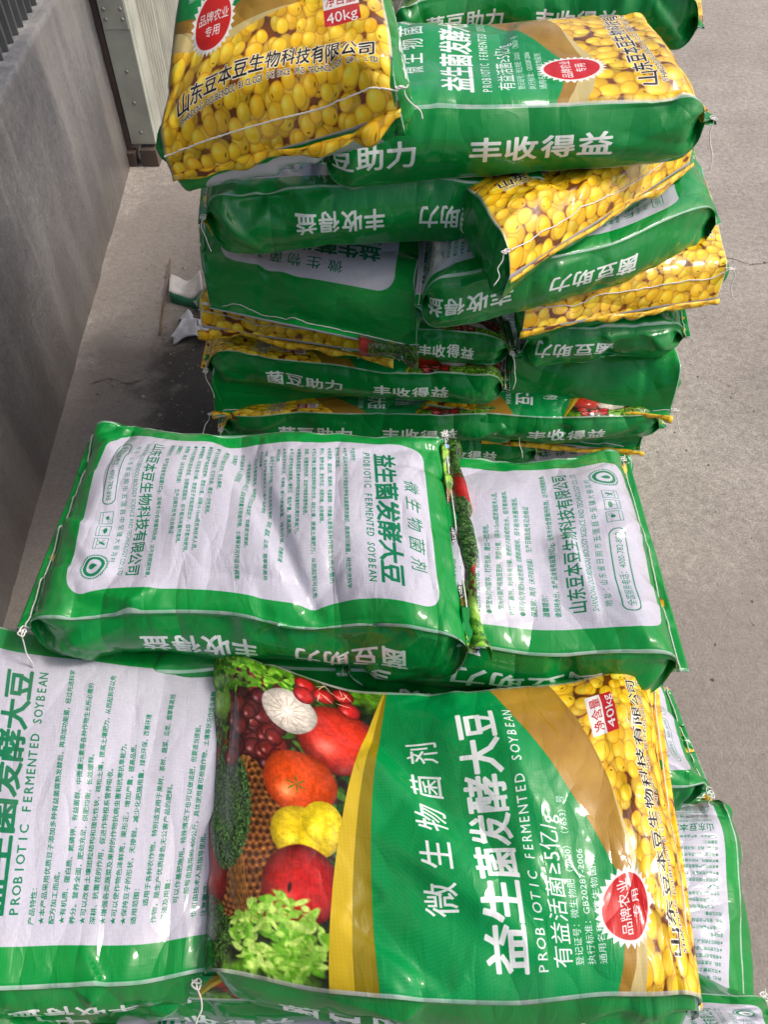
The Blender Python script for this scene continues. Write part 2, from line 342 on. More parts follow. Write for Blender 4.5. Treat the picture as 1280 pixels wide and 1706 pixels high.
def sack_material():
    m, n, p, L = mat('printed_woven_film')
    uv = node(n, 'ShaderNodeUVMap', uv_map='print'); im = node(n, 'ShaderNodeTexImage', image=sack_print); im.extension = 'REPEAT'
    L(uv.outputs[0], im.inputs[0])
    oi = node(n, 'ShaderNodeObjectInfo')
    # metre coordinates on the cloth, shifted per sack
    tc = node(n, 'ShaderNodeUVMap', uv_map='cloth')
    sh = node(n, 'ShaderNodeVectorMath', operation='MULTIPLY_ADD'); cb = node(n, 'ShaderNodeCombineXYZ'); L(oi.outputs['Random'], cb.inputs[0]); L(oi.outputs['Random'], cb.inputs[2])
    L(cb.outputs[0], sh.inputs[0]); sh.inputs[1].default_value = (37, 0, 91); L(tc.outputs[0], sh.inputs[2])
    # creases: ridges of a warped noise, stretched both ways
    def ridges(scale, rot, sx, power, detail=2.0, dist=.6):
        mp = node(n, 'ShaderNodeMapping'); mp.inputs['Rotation'].default_value = (0, 0, rot); mp.inputs['Scale'].default_value = (sx, 1, 1); L(sh.outputs[0], mp.inputs[0])
        no = node(n, 'ShaderNodeTexNoise', inp={'Scale': scale, 'Detail': detail, 'Roughness': .5, 'Distortion': dist}); L(mp.outputs[0], no.inputs['Vector'])
        a = node(n, 'ShaderNodeMath', operation='SUBTRACT'); L(no.outputs[0], a.inputs[0]); a.inputs[1].default_value = .5
        b = node(n, 'ShaderNodeMath', operation='ABSOLUTE'); L(a.outputs[0], b.inputs[0])
        c = node(n, 'ShaderNodeMath', operation='MULTIPLY_ADD'); L(b.outputs[0], c.inputs[0]); c.inputs[1].default_value = -power; c.inputs[2].default_value = 1
        c.use_clamp = True
        d = node(n, 'ShaderNodeMath', operation='POWER'); L(c.outputs[0], d.inputs[0]); d.inputs[1].default_value = 2.0
        return d
    def facets(scale, rot, sx, dist=.4):
        mp = node(n, 'ShaderNodeMapping'); mp.inputs['Rotation'].default_value = (0, 0, rot); mp.inputs['Scale'].default_value = (sx, 1, 1); L(sh.outputs[0], mp.inputs[0])
        no = node(n, 'ShaderNodeTexNoise', inp={'Scale': scale, 'Detail': 1.0, 'Roughness': .4, 'Distortion': dist}); L(mp.outputs[0], no.inputs['Vector'])
        a = node(n, 'ShaderNodeMath', operation='SUBTRACT'); L(no.outputs[0], a.inputs[0]); a.inputs[1].default_value = .5
        q = node(n, 'ShaderNodeMath', operation='ABSOLUTE'); L(a.outputs[0], q.inputs[0]); return q
    r3 = ridges(22, 1.9, .5, 5, 2)
    def madd(a, f, b=None):
        x = node(n, 'ShaderNodeMath', operation='MULTIPLY_ADD'); L(a.outputs[0], x.inputs[0]); x.inputs[1].default_value = f
        if b is not None: L(b.outputs[0], x.inputs[2])
        else: x.inputs[2].default_value = 0
        return x
    h = madd(facets(5, .5, .45), .058); h = madd(facets(9, -.9, .45), .018, h); h = madd(facets(20, 1.3, .5), .005, h); h = madd(r3, .0005, h)
    # weave: fine ribs of the tape cloth
    def wave(direction, scale):
        x = node(n, 'ShaderNodeTexWave', wave_type='BANDS', bands_direction=direction, inp={'Scale': scale, 'Distortion': .6, 'Detail': 1}); L(sh.outputs[0], x.inputs['Vector']); return x
    wv = wave('X', 62); wv2 = wave('Y', 62)
    h2 = madd(wv, .00006, madd(wv2, .00006))
    hs = node(n, 'ShaderNodeMath', operation='ADD'); L(h.outputs[0], hs.inputs[0]); L(h2.outputs[0], hs.inputs[1])
    bp = node(n, 'ShaderNodeBump', inp={'Strength': .9, 'Distance': 1.0}); L(hs.outputs[0], bp.inputs['Height'])
    bp2 = node(n, 'ShaderNodeBump', inp={'Strength': 1.0, 'Distance': 1.0}); L(h.outputs[0], bp2.inputs['Height'])
    L(bp.outputs[0], p.inputs['Normal']); L(bp2.outputs[0], p.inputs['Coat Normal'])
    # dust dulls the film a little
    dn = node(n, 'ShaderNodeTexNoise', inp={'Scale': 5, 'Detail': 7, 'Roughness': .65}); L(sh.outputs[0], dn.inputs['Vector'])
    dr = node(n, 'ShaderNodeMapRange', inp={'From Min': .52, 'From Max': .74, 'To Min': 0, 'To Max': .10}); L(dn.outputs[0], dr.inputs[0])
    mx = node(n, 'ShaderNodeMix', data_type='RGBA'); L(dr.outputs[0], mx.inputs[0]); L(im.outputs[0], mx.inputs[6]); mx.inputs[7].default_value = (.42, .38, .33, 1)
    L(mx.outputs[2], p.inputs['Base Color'])
    rr = node(n, 'ShaderNodeMapRange', inp={'From Min': .3, 'From Max': .7, 'To Min': .05, 'To Max': .15}); L(dn.outputs[0], rr.inputs[0]); L(rr.outputs[0], p.inputs['Coat Roughness'])
    p.inputs['Roughness'].default_value = .38; p.inputs['Coat Weight'].default_value = .65; p.inputs['Specular IOR Level'].default_value = .15; p.inputs['Coat IOR'].default_value = 1.5
    return m
M_SACK = sack_material()
M_THREAD = simple('cotton_thread', (.78, .76, .72), .8, 0, 300, .12)

def new_mesh(name, verts, faces, m, parent=None, smooth=True):
    me = bpy.data.meshes.new(name); me.from_pydata([tuple(map(float, q)) for q in verts], [], faces); me.update()
    if smooth: me.polygons.foreach_set('use_smooth', [True]*len(me.polygons))
    if m: me.materials.append(m)
    o = bpy.data.objects.new(name, me); S.collection.objects.link(o)
    if parent: o.parent = parent
    return o
def tag(o, label=None, cat=None, group=None, kind=None):
    for k, v_ in (('label', label), ('category', cat), ('group', group), ('kind', kind)):
        if v_: o[k] = v_
    return o
def empty(name, loc):
    o = bpy.data.objects.new(name, None); o.empty_display_size = .05; S.collection.objects.link(o); o.location = tuple(loc); return o
def tube(pts, r, sides=5):
    pts = np.asarray(pts, float); n = len(pts); V = []; F = []
    tn = np.gradient(pts, axis=0); tn /= np.linalg.norm(tn, axis=1)[:, None]+1e-9
    up = np.array([.3, .2, .93])
    for i in range(n):
        a = np.cross(tn[i], up); a /= np.linalg.norm(a)+1e-9; b = np.cross(tn[i], a)
        for k in range(sides):
            t = 6.2832*k/sides; V.append(pts[i]+r*(a*math.cos(t)+b*math.sin(t)))
    for i in range(n-1):
        for k in range(sides):
            k2 = (k+1) % sides; F.append((i*sides+k, i*sides+k2, (i+1)*sides+k2, (i+1)*sides+k))
    F.append(tuple(range(sides))); F.append(tuple((n-1)*sides+k for k in range(sides)))
    return V, F
def spline(pts, n=24):
    pts = np.asarray(pts, float); m = len(pts); P = np.vstack([2*pts[0]-pts[1], pts, 2*pts[-1]-pts[-2]]); out = []
    for i in range(m-1):
        a, b, c, d = P[i:i+4]
        for t in np.linspace(0, 1, n//(m-1)+1)[:-1 if i < m-2 else None]:
            out.append(.5*((2*b)+(-a+c)*t+(2*a-5*b+4*c-d)*t*t+(-a+3*b-3*c+d)*t**3))
    return np.array(out)

# ---------------------------------------------------------------- sack: base shape, then the slack cloth is left to buckle
def smooth_noise(nu, nv, cu, cv, r):
    g = r.standard_normal((cu+1, cv)); u_ = np.linspace(0, cu-1e-6, nu); v_ = np.arange(nv)*cv/nv
    ui = u_.astype(int); vi = v_.astype(int); fu = (u_-ui)[:, None]; fv = (v_-vi)[None]; fu = fu*fu*(3-2*fu); fv = fv*fv*(3-2*fv); vj = (vi+1) % cv
    return g[ui][:, vi]*(1-fu)*(1-fv)+g[ui+1][:, vi]*fu*(1-fv)+g[ui][:, vj]*(1-fu)*fv+g[ui+1][:, vj]*fu*fv
SACKS = []
def sack(face, nL, nR, bR, bL, z, label, h=.125, mL=None, mR=None, r0=.11, r1=.11, s0=.6, s1=.6, puff=.03, seed=0, hi=0, uv=(0, 1), dz=(0, 0, 0, 0), slack=.03,
         creases=(), group='printed fertilizer sacks stacked in piles', threads=True, bulge=.024, cat='sack', world=False, tail=True, sag=.0, lipw=0.003, dent=.007, fix=None, hem=False, hr=(0, 1), fl1=.022, crumple=1.0):
    """face 'F' or 'B' looks up; corners of its outline as (px,py): neck left/right, bottom right/left; z is the height of the top seams"""
    r = np.random.default_rng(1000+seed)
    nu, ntp, ns = ((168, 92, 30) if hi == 2 else (84, 52, 18) if hi == 1 else (56, 36, 12))
    sf = (s0, s0, s1, s1)
    C = [np.array(p, float) if world else at(p[0], p[1], z+dz[i]-h*sf[i]) for i, p in enumerate((nL, nR, bR, bL))]
    if world:
        for i in range(4): C[i] = C[i]-np.array([0, 0, h*sf[i]])
    if fix:                                  # ('n' or 'b', length): the hidden end is set by the sack's real length
        e, ln = fix
        for a_, c_ in (((0, 3), (1, 2)) if e == 'n' else ((3, 0), (2, 1))):
            v_ = C[a_]-C[c_]; v_ = v_*ln/np.linalg.norm(v_); C[a_] = C[c_]+v_
    sm = (s0+s1)/2
    ML = (C[0]+C[3])/2 if mL is None else (np.array(mL, float) if world else at(mL[0], mL[1], z+(dz[0]+dz[3])/2))-np.array([0, 0, h*sm])
    MR = (C[1]+C[2])/2 if mR is None else (np.array(mR, float) if world else at(mR[0], mR[1], z+(dz[1]+dz[2])/2))-np.array([0, 0, h*sm])
    ML = ML-np.array([0, 0, sag]); MR = MR-np.array([0, 0, sag])
    t = np.linspace(0, 1, nu); U = .72*t+.28*(.5-.5*np.cos(math.pi*t))
    def q3(a, m, b, u): return a*(2*(u-.5)*(u-1))[:, None]+m*(4*u*(1-u))[:, None]+b*(2*u*(u-.5))[:, None]
    EL, ER = q3(C[0], ML, C[3], U), q3(C[1], MR, C[2], U)
    Lg = np.linalg.norm(np.diff((EL+ER)/2, axis=0), axis=1).sum(); s = np.concatenate([[0], np.cumsum(np.linalg.norm(np.diff((EL+ER)/2, axis=0), axis=1))])
    def pr(d, rr, f_=.022): return np.sqrt(np.clip(1-(1-np.clip((d-f_)/rr, 0, 1))**2, 0, 1))
    prof = np.minimum(pr(s, r0), pr(Lg-s, r1, fl1)); sfu = s0+(s1-s0)*np.clip((s/Lg-.35)/.3, 0, 1)
    re = .05; profe = np.minimum(pr(s, min(re, r0)), pr(Lg-s, min(re, r1), fl1))
    def ud(k):
        c_ = (4*k*(1-k))**.5; p_ = np.minimum(pr(s, min(re, r0)*(1-c_)+r0*c_), pr(Lg-s, min(re, r1)*(1-c_)+r1*c_, fl1)); return h*p_*sfu+.0022, h*p_*(1-sfu)+.0022
    up, dn = ud(0)
    acr = ER-EL; wd = np.linalg.norm(acr, axis=1); acr = acr/wd[:, None]
    alo = np.gradient((EL+ER)/2, axis=0); N = np.cross(acr, alo); N /= np.linalg.norm(N, axis=1)[:, None]; N *= np.sign(N[:, 2:3]+1e-9)
    N = N*.6+np.array([0, 0, .4]); N /= np.linalg.norm(N, axis=1)[:, None]
    g = .5*SW/1000*.48
    tuck = np.sqrt(np.clip(g*g-(h*profe/2)**2, 0, None))*(1-profe)**.7
    per = 2*ntp+2*ns; X = np.zeros((nu, per, 3)); A = np.zeros(per)
    bl = bulge*prof
    for j in range(per):
        if j < ntp: k = j/ntp; X[:, j] = EL+(ER-EL)*k+N*(ud(k)[0]+puff*prof**1.3*(4*k*(1-k))**.6)[:, None]; A[j] = k*FW
        elif j < ntp+ns: k = (j-ntp)/ns; X[:, j] = ER+N*(up-(up+dn)*k)[:, None]+acr*((bl*math.sin(math.pi*k)-tuck*(1-abs(2*k-1))))[:, None]; A[j] = FW+k*SW
        elif j < 2*ntp+ns: k = (j-ntp-ns)/ntp; X[:, j] = ER+(EL-ER)*k-N*(ud(k)[1]+.3*puff*prof*(4*k*(1-k))**.7)[:, None]; A[j] = FW+SW+k*FW
        else: k = (j-2*ntp-ns)/ns; X[:, j] = EL-N*(dn-(up+dn)*k)[:, None]-acr*((bl*math.sin(math.pi*k)-tuck*(1-abs(2*k-1))))[:, None]; A[j] = 2*FW+SW+k*SW
    for j, sg in ((0, -1), (ntp, 1)): X[:, j] += acr*lipw*sg
    ln1, ln2 = smooth_noise(nu, per, 5, 8, r), smooth_noise(nu, per, 7, 10, r)
    X += N[:, None]*(dent*ln1*np.clip(prof+.3, 0, 1)[:, None])[..., None]+acr[:, None]*(.6*dent*ln2)[..., None]
    # creases: (u0,v0,u1,v1,depth,width) on the upper face
    jj = np.arange(ntp)/ntp
    for (u0, v0, u1, v1, dep, wid) in creases:
        uu, vv = np.meshgrid(s/Lg*Lg, jj*.48, indexing='ij'); a = np.array([u0*Lg, v0*.48]); b = np.array([u1*Lg, v1*.48]); ab = b-a
        tt = np.clip(((uu-a[0])*ab[0]+(vv-a[1])*ab[1])/(ab@ab), 0, 1); sd = ((uu-a[0])*ab[1]-(vv-a[1])*ab[0])/np.linalg.norm(ab)
        q = sd/wid; f = dep*np.where(q < 0, np.exp(-(q*.55)**2), np.exp(-(q*2.2)**2))*np.sin(np.pi*np.clip(tt, .02, .98))**.6
        X[:, :ntp] += N[:, None]*f[..., None]
    # sharp creases all round: pleats from the sewn ends, pinches from the corners, stray folds
    PL = AW/1000*.48; P_ = A/1000*.48; fd = np.zeros((nu, per)); cr = []
    crn = [0, FW/1000*.48, (FW+SW)/1000*.48, (2*FW+SW)/1000*.48]
    for q in range(46):
        en_ = r.random() < .5; cr.append((0 if en_ else Lg, r.random()*PL, (0 if en_ else math.pi)+r.normal()*.35, r.uniform(.05, .17), r.normal()*.0065, r.uniform(.012, .022)))
    for q in range(26):
        en_ = r.random() < .5; cr.append((0 if en_ else Lg, crn[q % 4]+r.normal()*.01, (0 if en_ else math.pi)+r.uniform(-1.1, 1.1), r.uniform(.12, .34), r.normal()*.0085, r.uniform(.012, .026)))
    for q in range(34): cr.append((r.random()*Lg, crn[q % 4], r.choice((1.57, -1.57))+r.normal()*.5, r.uniform(.04, .13), r.normal()*.0060, r.uniform(.012, .022)))
    for q in range(30): cr.append((r.random()*Lg, r.random()*PL, r.random()*6.28, r.uniform(.08, .30), r.normal()*.0060, r.uniform(.012, .030)))
    for (a_, p0, th, le, dep, wi) in cr:
        dp = (P_-p0+PL/2) % PL-PL/2; ds = (s-a_)[:, None]; cth, sth = math.cos(th), math.sin(th)
        al = (ds*cth+dp[None]*sth)/le; ac = (-ds*sth+dp[None]*cth)/wi; ac = ac+.6*np.sin(al*3+a_*40)
        fd += dep*np.clip(1-np.where(ac > 0, ac, -ac*.35), 0, 1)*np.clip(1-al, 0, 1)**.7*np.clip(al*8+.3, 0, 1)
    fd = np.clip(fd, -.015, .015)*crumple*np.clip(np.minimum(s, Lg-s)/.02+.15, 0, 1)[:, None]
    side = np.zeros(per); side[ntp+2:ntp+ns-1] = 1; side[2*ntp+ns+2:per-1] = -1
    topb = np.where(np.arange(per) <= ntp, 1., np.where((np.arange(per) >= ntp+ns) & (np.arange(per) <= 2*ntp+ns), -1., 0.))
    X = X+N[:, None]*(fd*topb[None])[..., None]+acr[:, None]*(fd*side[None]*1.5)[..., None]
    e = np.exp(-np.minimum(s, Lg-s)/.10)[:, None]
    sl_ = slack*(.55+.6*np.abs(smooth_noise(nu, per, 7, 12, r)))+.045*e*(.4+.6*r.random())
    X1 = X+N[:, None]*(.0035*smooth_noise(nu, per, 13, 22, r)+.003*smooth_noise(nu, per, 26, 44, r))[..., None]*np.clip(prof+.15, 0, 1)[:, None, None]
    te = np.full((nu, per), .05); te[:, [0, ntp]] = .09; te[0] = te[-1] = .2
    Y = X1.copy(); Y = relax_from(Y, X, 50, sl_, te, .05)
    # arc lengths for the print
    mid = X[:, ntp//2]; a = np.concatenate([[0], np.cumsum(np.linalg.norm(np.diff(mid, axis=0), axis=1))]); av = a/a[-1]
    tv = np.interp(av, [q[0] for q in uv], [q[1] for q in uv]) if hasattr(uv[0], '__len__') else uv[0]+(uv[1]-uv[0])*av
    V = Y.reshape(-1, 3); F = []; idx = np.arange(nu*per).reshape(nu, per)
    i0 = idx[:-1]; i1 = idx[1:]; F = np.stack([i0, i1, np.roll(i1, -1, 1), np.roll(i0, -1, 1)], -1).reshape(-1, 4)
    off = 0 if face == 'F' else FW+SW
    tu0 = np.broadcast_to((A+off)[None], (nu-1, per)); tu1 = np.concatenate([A[1:], [AW]]); tu1 = np.broadcast_to((tu1+off)[None], (nu-1, per))
    v0 = np.broadcast_to(tv[:-1, None], (nu-1, per)); v1 = np.broadcast_to(tv[1:, None], (nu-1, per))
    UV = np.stack([np.stack([tu0/AW, 1-v0], -1), np.stack([tu0/AW, 1-v1], -1), np.stack([tu1/AW, 1-v1], -1), np.stack([tu1/AW, 1-v0], -1)], 2).reshape(-1, 2)
    # end slots
    E = []
    for row, fl_ in ((0, 0), (nu-1, 1)):
        for k in range(ntp):
            q = [idx[row, k], idx[row, k+1], idx[row, (2*ntp+ns-k-1)], idx[row, (2*ntp+ns-k)]]
            E.append(q if fl_ == 0 else q[::-1])
        # gusset ends
        for base in (ntp, 2*ntp+ns):
            for k in range(ns//2):
                a_, b_, c_, d_ = base+k, base+k+1, base+ns-k-1, base+ns-k
                q = [idx[row, a_ % per], idx[row, b_ % per], idx[row, c_ % per], idx[row, d_ % per]]
                if b_ == c_: q = q[:2]+q[3:]
                E.append(q if fl_ == 0 else q[::-1])
    allf = [tuple(x) for x in F]+[tuple(x) for x in E]
    org = np.array([V[:, 0].mean(), V[:, 1].mean(), V[:, 2].min()])
    root = empty('fertilizer_sack', org); tag(root, label, cat, group)
    me = bpy.data.meshes.new('sack_body'); me.from_pydata((V-org).tolist(), [], allf); me.update()
    me.polygons.foreach_set('use_smooth', [True]*len(me.polygons)); me.materials.append(M_SACK)
    ul = me.uv_layers.new(name='print'); full = np.zeros((len(me.loops), 2)); full[:len(UV)] = UV; full[len(UV):] = (FW+SW+500)/AW, .5; ul.data.foreach_set('uv', full.ravel().astype(np.float32))
    cl = full*np.array([AW/1000*.48, FL/1000*.48]); u2 = me.uv_layers.new(name='cloth'); u2.data.foreach_set('uv', cl.ravel().astype(np.float32))
    ob = bpy.data.objects.new('sack_body', me); S.collection.objects.link(ob); ob.parent = root
    if hi < 2:
        md = ob.modifiers.new('smooth', 'SUBSURF'); md.levels = md.render_levels = 1; md.use_limit_surface = False
    if threads:
        for row, nm_ in ((max(1, int(np.searchsorted(s, .010))), 'n'), (nu-1-max(1, int(np.searchsorted(s, .010))), 'b')):
            line = Y[row, 0:ntp+1]+N[row]*.0026-org
            under = Y[row, [(2*ntp+ns-k) % per for k in range(ntp+1)]]
            line = line+N[row]*np.abs(np.sin(np.arange(len(line))*1.3))[:, None]*.0012; vv, ff = tube(line, .0015, 4); new_mesh('stitching', vv, ff, M_THREAD, root)
            if tail:
                k_ = 0 if r.random() < .5 else ntp; p0 = line[k_]; sd = -acr[row] if k_ == 0 else acr[row]; ln = r.uniform(.04, .09)
                pts = [p0, p0+sd*.012+np.array([0, 0, .004])]
                q = pts[-1]
                for a_ in range(4): q = q+sd*r.uniform(.0, .010)+np.array([r.uniform(-.008, .008), -.006, -ln/4]); pts.append(q)
                vv, ff = tube(spline(pts, 24), .0013, 4); new_mesh('loose_thread', vv, ff, M_THREAD, root)
                lp = [p0+sd*.002*k2+np.array([.007*math.cos(k2*1.9), .005*math.sin(k2*1.9), .004+.002*math.sin(k2*3.1)]) for k2 in range(8)]
                vv, ff = tube(spline(lp, 28), .0013, 4); new_mesh('thread_knot', vv, ff, M_THREAD, root)
    for hem_ in (hem or ''):                 # a sewn end turned up, its front print showing: 'b' soybeans, 'n' vegetables
        row = nu-1 if hem_ == 'b' else 0; od = alo[row]/np.linalg.norm(alo[row])*(1 if hem_ == 'b' else -1); ln_ = Y[row, 0:ntp+1]-org; V2 = []; F2 = []
        wob = .6+.5*np.abs(smooth_noise(2, ntp+1, 1, 9, r)[0]); big = .65 if hem_ == 'b' else 1.1; lean = smooth_noise(2, ntp+1, 1, 5, r)[0]*(.008 if hem_ == 'b' else .002)
        for a_, (o_, z_) in enumerate(((.002, .006), (.010, .005), (.015, -.010), (.006, -.022)) if hem_ == 'b' else ((-.010, .001), (.004, .006), (.012, .004), (.016, -.008), (.016, -.024))):
            for k in range(ntp+1): V2.append(ln_[k]+od*(o_*big*wob[k]+lean[k])+np.array([0, 0, z_*big*wob[k]]))
        na = len(V2)//(ntp+1)
        for a_ in range(na-1):
            for k in range(int(ntp*hr[0]), int(ntp*hr[1])): q = a_*(ntp+1)+k; F2.append((q, q+ntp+1, q+ntp+2, q+1))
        ho = new_mesh('folded_hem', V2, F2, M_SACK, root); hu = ho.data.uv_layers.new(name='print'); hc = ho.data.uv_layers.new(name='cloth')
        for lp_ in ho.data.loops:
            a_, k = divmod(lp_.vertex_index, ntp+1); hu.data[lp_.index].uv = ((20+960*k/ntp)/AW, 1-((1870+a_*26) if hem_ == 'b' else (185-a_*20))/FL); hc.data[lp_.index].uv = (k/ntp*.46, .9+a_*.013)
        ho.modifiers.new('thick', 'SOLIDIFY').thickness = .0012
    SACKS.append(root)
    return root, Y, org
def relax_from(Y, X0, iters, slack, tether, bend):
    """cloth with rest lengths a little over the base shape's, pulled softly towards it"""
    roll = lambda A_, k: np.roll(A_, -k, 1)
    lens = lambda A_, B_: np.linalg.norm(A_-B_, axis=-1)
    ru = lens(X0[1:], X0[:-1])*(1+slack[:-1]); rv = lens(roll(X0, 1), X0)*(1+slack)
    ra = lens(roll(X0, 1)[1:], X0[:-1])*(1+slack[:-1]); rb = lens(X0[1:], roll(X0, 1)[:-1])*(1+slack[:-1])
    cu, cv = X0[2:]+X0[:-2]-2*X0[1:-1], roll(X0, 1)+np.roll(X0, 1, 1)-2*X0
    T = tether[..., None]; X = Y
    for it in range(iters):
        D = np.zeros_like(X)
        d = X[1:]-X[:-1]; l = np.linalg.norm(d, axis=-1); c = d*((l-ru)/(l+1e-9)*.5)[..., None]; D[:-1] += c; D[1:] -= c
        Xr = roll(X, 1); d = Xr-X; l = np.linalg.norm(d, axis=-1); c = d*((l-rv)/(l+1e-9)*.5)[..., None]; D += c; D -= np.roll(c, 1, 1)
        d = Xr[1:]-X[:-1]; l = np.linalg.norm(d, axis=-1); c = d*((l-ra)/(l+1e-9)*.3)[..., None]; D[:-1] += c; D[1:] -= np.roll(c, 1, 1)
        d = X[1:]-Xr[:-1]; l = np.linalg.norm(d, axis=-1); c = d*((l-rb)/(l+1e-9)*.3)[..., None]; D[1:] -= c; D[:-1] += np.roll(c, 1, 1)
        D *= .42
        D[1:-1] += bend*(X[2:]+X[:-2]-2*X[1:-1]-cu)*.5
        D += bend*(roll(X, 1)+np.roll(X, 1, 1)-2*X-cv)*.5
        X = X+D+(X0-X)*T
    return X
# ---------------------------------------------------------------- ground
def concrete(name, c0, c1, bump, rough=.85, stains_and_shade=()):
    m, n, p, L = mat(name); g = node(n, 'ShaderNodeNewGeometry')
    a = node(n, 'ShaderNodeTexNoise', inp={'Scale': 1.6, 'Detail': 8, 'Roughness': .62}); b = node(n, 'ShaderNodeTexNoise', inp={'Scale': 38, 'Detail': 8, 'Roughness': .7}); f = node(n, 'ShaderNodeTexNoise', inp={'Scale': 150, 'Detail': 5, 'Roughness': .7})
    for x in (a, b, f): L(g.outputs['Position'], x.inputs['Vector'])
    mx = node(n, 'ShaderNodeMix', data_type='RGBA'); mx.inputs[6].default_value = c0+(1,); mx.inputs[7].default_value = c1+(1,)
    r_ = node(n, 'ShaderNodeMapRange', inp={'From Min': .32, 'From Max': .68}); L(a.outputs[0], r_.inputs[0]); L(r_.outputs[0], mx.inputs[0])
    m2 = node(n, 'ShaderNodeMix', data_type='RGBA', blend_type='MULTIPLY'); m2.inputs[0].default_value = 1; L(mx.outputs[2], m2.inputs[6])
    r2 = node(n, 'ShaderNodeMapRange', inp={'From Min': .3, 'From Max': .7, 'To Min': .66, 'To Max': 1.24}); L(b.outputs[0], r2.inputs[0])
    r3 = node(n, 'ShaderNodeMapRange', inp={'From Min': .3, 'From Max': .7, 'To Min': .55, 'To Max': 1.35}); L(f.outputs[0], r3.inputs[0])
    mm = node(n, 'ShaderNodeMath', operation='MULTIPLY'); L(r2.outputs[0], mm.inputs[0]); L(r3.outputs[0], mm.inputs[1]); L(mm.outputs[0], m2.inputs[7])
    out = m2.outputs[2]
    for (x, y, rx, ry, col, st, rough_edge) in stains_and_shade:
        sb = node(n, 'ShaderNodeVectorMath', operation='SUBTRACT'); L(g.outputs['Position'], sb.inputs[0]); sb.inputs[1].default_value = (x, y, 0)
        dv = node(n, 'ShaderNodeVectorMath', operation='MULTIPLY'); L(sb.outputs[0], dv.inputs[0]); dv.inputs[1].default_value = (1/rx, 1/ry, 0)
        ln = node(n, 'ShaderNodeVectorMath', operation='LENGTH'); L(dv.outputs[0], ln.inputs[0])
        nn = node(n, 'ShaderNodeTexNoise', inp={'Scale': 7, 'Detail': 7, 'Roughness': .7}); L(g.outputs['Position'], nn.inputs['Vector'])
        ad = node(n, 'ShaderNodeMath', operation='MULTIPLY_ADD'); L(nn.outputs[0], ad.inputs[0]); ad.inputs[1].default_value = rough_edge; L(ln.outputs['Value'], ad.inputs[2])
        mr = node(n, 'ShaderNodeMapRange', inp={'From Min': .75+rough_edge*.5, 'From Max': 1.1+rough_edge*.5, 'To Min': st, 'To Max': 0}); L(ad.outputs[0], mr.inputs[0])
        m3 = node(n, 'ShaderNodeMix', data_type='RGBA'); L(mr.outputs[0], m3.inputs[0]); L(out, m3.inputs[6]); m3.inputs[7].default_value = col+(1,); out = m3.outputs[2]
    L(out, p.inputs['Base Color']); p.inputs['Roughness'].default_value = rough
    s_ = node(n, 'ShaderNodeMath', operation='MULTIPLY_ADD'); L(f.outputs[0], s_.inputs[0]); s_.inputs[1].default_value = .4; L(b.outputs[0], s_.inputs[2])
    bp = node(n, 'ShaderNodeBump', inp={'Strength': bump, 'Distance': .006}); L(s_.outputs[0], bp.inputs['Height']); L(bp.outputs[0], p.inputs['Normal'])
    return m
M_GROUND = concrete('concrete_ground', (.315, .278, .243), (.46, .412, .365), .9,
    stains_and_shade=((-.95, 3.0, .35, .9, (.20, .172, .15), .6, 1.2), (-.98, 1.6, .45, 1.1, (.17, .148, .13), .75, 1.0), (1.25, .6, .9, .9, (.27, .235, .205), .6, 1.2),
            (2.1, 2.6, .25, .6, (.30, .26, .23), .5, 1.6), (-.50, 2.22, .40, .62, (.045, .039, .033), .88, 1.3)))  # last patch: wet dirt stain with the far pile's shadow painted in
def wall_material():
    m = concrete('cement_render', (.085, .090, .104), (.235, .234, .238), .9, .36); n = m.node_tree; L = n.links.new; p = n.nodes['Principled BSDF']
    src = p.inputs['Base Color'].links[0].from_socket; g = node(n, 'ShaderNodeNewGeometry'); sp = node(n, 'ShaderNodeSeparateXYZ'); L(g.outputs['Position'], sp.inputs[0])
    # vertical reflections on the glossy wall, painted into the colour as pale streaks
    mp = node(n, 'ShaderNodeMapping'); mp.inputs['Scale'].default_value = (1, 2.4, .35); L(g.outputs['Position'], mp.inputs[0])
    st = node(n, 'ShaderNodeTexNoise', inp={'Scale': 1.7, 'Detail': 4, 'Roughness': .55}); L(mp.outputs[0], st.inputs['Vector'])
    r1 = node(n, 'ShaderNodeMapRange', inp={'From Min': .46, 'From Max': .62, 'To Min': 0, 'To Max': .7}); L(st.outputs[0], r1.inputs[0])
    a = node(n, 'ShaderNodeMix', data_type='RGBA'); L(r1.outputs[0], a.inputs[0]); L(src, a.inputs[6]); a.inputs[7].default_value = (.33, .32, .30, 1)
    # mud splashed up from the ground
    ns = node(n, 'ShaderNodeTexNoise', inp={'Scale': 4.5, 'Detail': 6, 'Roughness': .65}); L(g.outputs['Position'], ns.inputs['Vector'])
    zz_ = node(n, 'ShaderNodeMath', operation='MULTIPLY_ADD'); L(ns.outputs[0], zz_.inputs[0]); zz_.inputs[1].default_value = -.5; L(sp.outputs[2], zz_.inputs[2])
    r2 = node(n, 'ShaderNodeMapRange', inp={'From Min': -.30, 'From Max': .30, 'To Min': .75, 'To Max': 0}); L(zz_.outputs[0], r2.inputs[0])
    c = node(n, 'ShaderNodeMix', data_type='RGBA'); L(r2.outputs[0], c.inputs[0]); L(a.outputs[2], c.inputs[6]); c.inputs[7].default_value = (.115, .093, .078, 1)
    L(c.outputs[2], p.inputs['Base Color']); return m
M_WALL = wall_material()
def wpt(y): return -1.0-(y-1.137)*.0786-.086        # wall foot line, x at depth y
tag(new_mesh('ground', [(-60, -60, 0), (60, -60, 0), (60, 120, 0), (-60, 120, 0)], [(0, 1, 2, 3)], M_GROUND, smooth=False), kind='structure')
